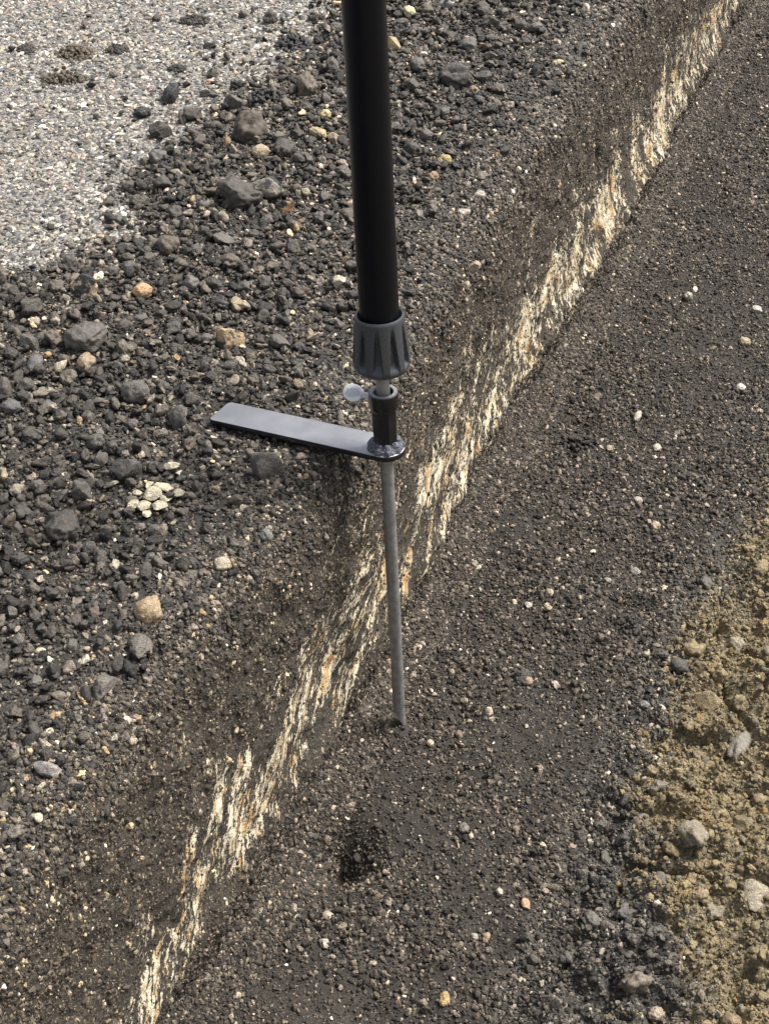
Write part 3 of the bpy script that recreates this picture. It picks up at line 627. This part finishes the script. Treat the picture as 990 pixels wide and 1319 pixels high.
for i, (x, y, a_, b_, col, lab) in enumerate([(97, 71, 62, 30, (.13, .105, .075), 'brown crumbly clod of grit on the bare pavement'), (83, 103, 74, 24, (.10, .085, .065), 'spread out brown crumbs below the brown clod on the pavement'),
        (251, 28, 46, 20, (.05, .045, .04), 'dark crumbly clod at the top of the pavement'), (152, 66, 34, 18, (.045, .042, .038), 'small dark clod right of the brown crumbly clod'),
        (35, 65, 28, 16, (.06, .052, .043), 'small brownish clod at the left of the pavement'), (377, 59, 54, 34, (.032, .033, .036), 'large black tar clump left of the black pole'),
        (228, 90, 24, 12, (.035, .034, .034), 'flat black clod on the pavement above the tarred block'), (222, 214, 44, 26, (.032, .032, .034), 'black tar clump at the corner of the gravel heap'),
        (345, 130, 58, 36, (.035, .034, .034), 'black tar clump with pale chips at the heap front'), (810, 810, 44, 40, (.040, .036, .032), 'round dark clod on the trench floor beside the sand'),
        (672, 872, 26, 24, (.06, .056, .05), 'grey crumbly lump in the middle of the trench floor'), (745, 575, 70, 34, (.034, .030, .026), 'loose dark crumbs in the hollow of the trench floor')]):
    zone = 'floor' if x > 600 else 'top'
    P = ground_at(x, y, zone); mm = proj(P)[2] / F
    o = mesh_obj('crumbly_clod', crumb_mesh(40 + i, a_ * .5 * mm * .85, b_ * .5 * mm * 1.2, b_ * mm * .38, 1.7 * mm + .0007, 170))
    o.location = P; o.color = (*col, 1); tag(o, lab, 'clod')

# ------------------------------------------------------------------ the depth gauge: pole with grip, rod, sliding collar and blade
def lathe(prof, seg=40, fn=None):
    bm = bmesh.new(); rings = []
    for (r, z) in prof:
        ring = []
        for k_ in range(seg):
            a = 2 * math.pi * k_ / seg; rr, zz_ = fn(r, z, a) if fn else (r, z)
            ring.append(bm.verts.new((rr * math.cos(a), rr * math.sin(a), zz_)))
        rings.append(ring)
    for A, B in zip(rings, rings[1:]):
        for k_ in range(seg): bm.faces.new((A[k_], A[(k_ + 1) % seg], B[(k_ + 1) % seg], B[k_]))
    bm.faces.new(rings[0][::-1]); bm.faces.new(rings[-1]); return bm
def bm_obj(name, bm, mat, parent, smooth=True, ang=40):
    bmesh.ops.recalc_face_normals(bm, faces=bm.faces)
    me = bpy.data.meshes.new(name); 
    for f in bm.faces: f.smooth = smooth
    for e_ in bm.edges:
        if len(e_.link_faces) == 2 and e_.calc_face_angle(0) > R(ang): e_.smooth = False
    bm.to_mesh(me); bm.free(); return mesh_obj(name, me, mat, parent)
def m_black():
    m = NT('black_tube_paint'); g = m.n('ShaderNodeTexCoord').outputs['Object']
    f = m.noise(g, 60, 4, .7); mp = m.n('ShaderNodeMapping'); m.put(mp.inputs[0], g); mp.inputs['Scale'].default_value = (300, 300, 8)
    sc_ = m.ss(m.noise(mp.outputs[0], 1, 2), .66, .76)
    return m.out(m.mix(m.math('MULTIPLY', sc_, .3), (.004, .0045, .007), (.03, .032, .04)), m.math('ADD', .22, m.math('MULTIPLY', f, .22)), f, .04, .001, spec=.16)
def m_plastic():
    m = NT('grey_grip_plastic'); g = m.n('ShaderNodeTexCoord').outputs['Object']; f = m.noise(g, 500, 3)
    return m.out(m.ramp(f, [(.3, (.042, .046, .051)), (.7, (.060, .065, .071))]), .25, f, .04, .0004)
def m_steel():
    m = NT('dull_steel'); g = m.n('ShaderNodeTexCoord').outputs['Object']
    f = m.noise(g, 110, 4, .7); f2 = m.noise(g, 380, 2)
    c = m.ramp(f, [(.30, (.17, .163, .15)), (.5, (.25, .243, .23)), (.7, (.32, .312, .298))])
    c = m.mix(m.ss(f2, .72, .78), c, (.03, .03, .03))
    return m.out(c, m.math('ADD', .38, m.math('MULTIPLY', f, .25)), f, .1, .0006, metal=.35)
def m_gloss():
    m = NT('black_gloss_enamel'); g = m.n('ShaderNodeTexCoord').outputs['Object']; f = m.noise(g, 220, 3)
    c = m.mix(m.ss(m.noise(g, 900, 2), .70, .76), (.010, .010, .012), (.16, .16, .16))
    return m.out(c, .22, f, .12, .001)
def m_blade():  # black enamel with the top's sky sheen put into the base colour
    m = NT('blade_enamel_sky_sheen'); g = m.n('ShaderNodeTexCoord').outputs['Object']; f = m.noise(g, 45, 4, .65); f2 = m.noise(g, 600, 3)
    c = m.ramp(f, [(.3, (.265, .27, .29)), (.7, (.335, .34, .36))]); c = m.mix(m.ss(f2, .66, .76), c, (.34, .34, .35))
    return m.out(c, m.math('ADD', .36, m.math('MULTIPLY', f, .2)), m.math('ADD', f, m.math('MULTIPLY', f2, .3)), .10, .001, metal=.65)
def m_white():
    m = NT('white_plastic'); g = m.n('ShaderNodeTexCoord').outputs['Object']; f = m.noise(g, 300, 3)
    return m.out(m.ramp(f, [(.3, (.50, .52, .54)), (.7, (.58, .60, .62))]), .4, f, .05, .0005)
def m_green():
    m = NT('green_paint_smear'); return m.out((.02, .20, .10), .5)
MB_, MP_, MS_, MG_, ML_, MW_ = m_black(), m_plastic(), m_steel(), m_gloss(), m_blade(), m_white()
g_root = bpy.data.objects.new('depth_gauge', None); COL.objects.link(g_root)
tag(g_root, 'black pole with grey grip, steel rod and flat blade standing at the cut edge', 'depth gauge')
# local axes: Z up the pole, X out along the blade
PN = Vector(AX)
def on_plate(x, y, l):
    dv = ray(x, y); C0 = TIP + AX * l; return EYE + dv * (((C0 - EYE) @ AX) / (dv @ AX))
bl = on_plate(283, 531, LPL) - (TIP + AX * LPL)
X_ = Vector(bl).normalized(); Y_ = PN.cross(X_).normalized(); X_ = Y_.cross(PN).normalized()
M4 = Matrix((X_, Y_, PN)).transposed().to_4x4(); M4.translation = Vector(TIP)
g_root.matrix_world = M4
INV = M4.inverted()
bm = lathe([(.0190, .532), (.0190, .534), (.0190, .60), (.0190, .9), (.0190, 1.55), (.0185, 1.556), (.016, 1.558)], 56); bm_obj('pole_tube', bm, MB_, g_root)
# rod with slanted cut end
camdir = (INV.to_3x3() @ Vector((1, 0, 0))); ca = math.atan2(camdir.y, camdir.x)
def cut(r, z, a):
    if z < .03: return r, z + max(0, .5 - .5 * math.cos(a - ca)) * .030 * (1 if z < .02 else 0)
    return r, z
bm = lathe([(.0055, .0), (.0068, .0012), (.0068, .06), (.0068, .3), (.0068, .53)], 28, cut); rod = bm_obj('rod', bm, MS_, g_root)
bm = bmesh.new()                                   # smear of green paint near the tip, lying on the rod
for (a0_, z0_, a1_, z1_) in [(-.9, .030, -.2, .044), (-.5, .048, -.35, .036), (-.3, .036, -.05, .034)]:
    va = []
    for i in range(5):
        q = i / 4; a = ca - 1.57 + 1.0 + a0_ + (a1_ - a0_) * q + .3; z = z0_ + (z1_ - z0_) * q + .0015 * math.sin(q * 9)
        va.append([bm.verts.new((.00700 * math.cos(a), .00700 * math.sin(a), z + dz)) for dz in (-.0012, .0012)])
    for A, B in zip(va, va[1:]): bm.faces.new((A[0], B[0], B[1], A[1]))
bm_obj('paint_smear', bm, m_green(), rod)
# grip: ten flutes that deepen downwards and end in small scoops
def flute(r, z, a):
    f = (z - .478) / (.536 - .478)                 # 0 bottom, 1 top
    da = abs((a / (math.pi / 5) + .5) % 1 - .5) * 36
    half = 12.5 - 8.5 * max(0, min(1, f))
    wdt = max(0, min(1, (half - da) / 3.2)); wdt = wdt * wdt * (3 - 2 * wdt)
    deep = .0060 * wdt * max(0, min(1, (f - .09) / .12)) * max(0, min(1, (.90 - f) / .30))
    return r - deep, z
prof = [(.010, .4765), (.0235, .4765), (.0262, .478), (.0276, .481), (.0283, .4845)]
prof += [(.0283 - .0040 * q, .4845 + .045 * q) for q in np.linspace(.03, 1, 44)]
prof += [(.0241, .533), (.0238, .5356), (.0228, .5366), (.0214, .5362), (.0206, .534), (.0196, .530)]
bm = lathe(prof, 320, flute); bm_obj('grip', bm, MP_, g_root, ang=60)
# collar
bm = lathe([(.0098, .4455), (.0098, .4490), (.0106, .4497), (.0140, .4497), (.0148, .4488), (.0148, .4335), (.0140, .4318), (.0118, .4300), (.0100, .4300)], 48)
sleeve_ring = bm
bm2 = lathe([(.0126, LPL + .002), (.0126, .4305), (.0115, .4312)], 8); sleeve = bm_obj('sleeve', bm2, MG_, g_root, smooth=False)
ringo = bm_obj('collar_ring', sleeve_ring, MG_, sleeve)
def m_rim():  # lighter grey than the rest of the collar
    m = NT('grey_rim'); g = m.n('ShaderNodeTexCoord').outputs['Object']; f = m.noise(g, 260, 3)
    return m.out(m.ramp(f, [(.35, (.14, .145, .155)), (.65, (.26, .265, .28))]), .4, f, .08, .0005)
bm = lathe([(.0104, .4490), (.0104, .45005), (.0141, .45005), (.0141, .4490)], 48); bm.faces.ensure_lookup_table()
bmesh.ops.delete(bm, geom=[f for f in bm.faces if len(f.verts) > 4], context='FACES_ONLY'); bm_obj('rim', bm, m_rim(), ringo)
# blade with a round end about the rod
def loc(x, y): return INV @ Vector(on_plate(x, y, LPL))
ul, ll = loc(298, 517), loc(270, 541)
hw = .0195
pts = [(ul.x, max(min(ul.y, hw), -hw)), (ll.x, max(min(ll.y, hw), -hw))]
out = [Vector((pts[0][0], -hw if pts[0][1] < 0 else hw, 0)), Vector((pts[1][0], hw if pts[0][1] < 0 else -hw, 0))]
sg = 1 if out[1].y > 0 else -1
arc = [Vector((-hw * math.sin(a), sg * hw * math.cos(a), 0)) for a in np.linspace(0, math.pi, 22)]
ring = []
def rnd(c, p, q, r=.004):
    u1 = (p - c).normalized(); u2 = (q - c).normalized(); return [c + u1 * r, c + (u1 + u2) * r * .32, c + u2 * r]
ring = rnd(out[0], arc[-1], out[1]) + rnd(out[1], out[0], arc[0]) + arc
bm = bmesh.new(); fv = [bm.verts.new((v.x, v.y, LPL - .0040)) for v in ring]; f = bm.faces.new(fv)
ex = bmesh.ops.extrude_face_region(bm, geom=[f]); vv = [v for v in ex['geom'] if isinstance(v, bmesh.types.BMVert)]
bmesh.ops.translate(bm, verts=vv, vec=(0, 0, .0064))
top_e = [e_ for e_ in bm.edges if abs(e_.verts[0].co.z - e_.verts[1].co.z) < 1e-6]
bmesh.ops.bevel(bm, geom=top_e, offset=.0009, segments=2, affect='EDGES', profile=.5)
blade = bm_obj('blade', bm, ML_, g_root, ang=50)
blade.data.materials.append(MG_)                   # same enamel, plain black on edges and underside, without the painted sky sheen
for p_ in blade.data.polygons:
    if p_.normal.z < .5: p_.material_index = 1
# weld bead: lumpy ring round the foot of the sleeve
def weld(r, z, a): 
    q = .0011 * math.sin(9 * a + 1) + .0008 * math.sin(17 * a + r * 900) + .0006 * math.sin(31 * a + z * 900)
    return r + q * (r > .012), z + q * .5 * (r > .0115)
bm = lathe([(.0118, LPL + .0026), (.0182, LPL + .0027), (.0180, LPL + .0050), (.0162, LPL + .0072), (.0142, LPL + .0092), (.0128, LPL + .0112), (.0118, LPL + .0118)], 72, weld); 
def m_weld():
    m = NT('painted_weld'); g = m.n('ShaderNodeTexCoord').outputs['Object']; f = m.noise(g, 330, 3, .7); f2 = m.noise(g, 120, 2)
    return m.out(m.ramp(f, [(.35, (.03, .032, .038)), (.52, (.12, .128, .145)), (.7, (.26, .27, .30))]), m.math('ADD', .25, m.math('MULTIPLY', f2, .4)), f, .9, .0025, metal=.4)
bm_obj('weld_bead', bm, m_weld(), blade)
# white thumb screw: oval ridged paddle on a short stem
A = Vector(at(452, 505, 0)); 
zc = .4405
def at_axis(x, y, l): return INV @ Vector(on_plate(x, y, l))
pa = at_axis(452, 505, zc); pb = at_axis(471, 507, zc)
pa.z = pb.z = zc
dirx = Vector((pa.x, pa.y, 0)).normalized(); cen = dirx * .034 + Vector((0, 0, zc))
view = (INV @ Vector(EYE) - cen).normalized(); nz_ = (view - dirx * view.dot(dirx)).normalized(); dy = nz_.cross(dirx)
bm = bmesh.new(); bot, topv = [], []
oval = []
for i in range(30):
    a = 2 * math.pi * i / 30; x_ = .0108 * math.cos(a); y_ = .0086 * math.sin(a)
    oval.append((x_, y_))
layers = []
for (k_, h) in ((.90, -.0022), (1, -.0015), (1, .0015), (.90, .0022)):
    layers.append([bm.verts.new(cen + dirx * (x_ * k_) + dy * (y_ * k_) + nz_ * h) for x_, y_ in oval])
for A_, B_ in zip(layers, layers[1:]):
    for i in range(30): bm.faces.new((A_[i], A_[(i + 1) % 30], B_[(i + 1) % 30], B_[i]))
bm.faces.new(layers[0][::-1]); bm.faces.new(layers[-1])
def m_pad():
    m = NT('pale_grey_plastic'); g = m.n('ShaderNodeTexCoord').outputs['Object']; f = m.noise(g, 300, 3)
    return m.out(m.ramp(f, [(.3, (.80, .81, .82)), (.7, (.85, .86, .87))]), .4, f, .05, .0005)
paddle = bm_obj('thumb_screw', bm, m_pad(), g_root)
bm = bmesh.new()
for k_ in range(-2, 3):                            # moulded ridges
    c0 = cen + dirx * (k_ * .0029) + nz_ * .0023; dv = (dirx * .35 + dy).normalized(); L_ = .0052 if abs(k_) < 2 else .0036
    bmesh.ops.create_cube(bm, size=1, matrix=Matrix.Translation(c0) @ Matrix((dv, nz_.cross(dv), nz_)).transposed().to_4x4() @ Matrix.Diagonal((L_ * 2, .0014, .0016, 1)))
bm_obj('ridge', bm, MW_, paddle)
bm = bmesh.new(); s0, s1 = dirx * .0135 + Vector((0, 0, zc)), dirx * .027 + Vector((0, 0, zc))
bmesh.ops.create_cone(bm, cap_ends=True, segments=16, radius1=.0032, radius2=.0032, depth=(s1 - s0).length, matrix=Matrix.Translation(Vector((0, 0, zc)) * 0 + (s0 + s1) / 2) @ dirx.to_track_quat('Z', 'Y').to_matrix().to_4x4())
bmesh.ops.translate(bm, verts=bm.verts, vec=(0, 0, 0)); bm_obj('stem', bm, MW_, paddle)
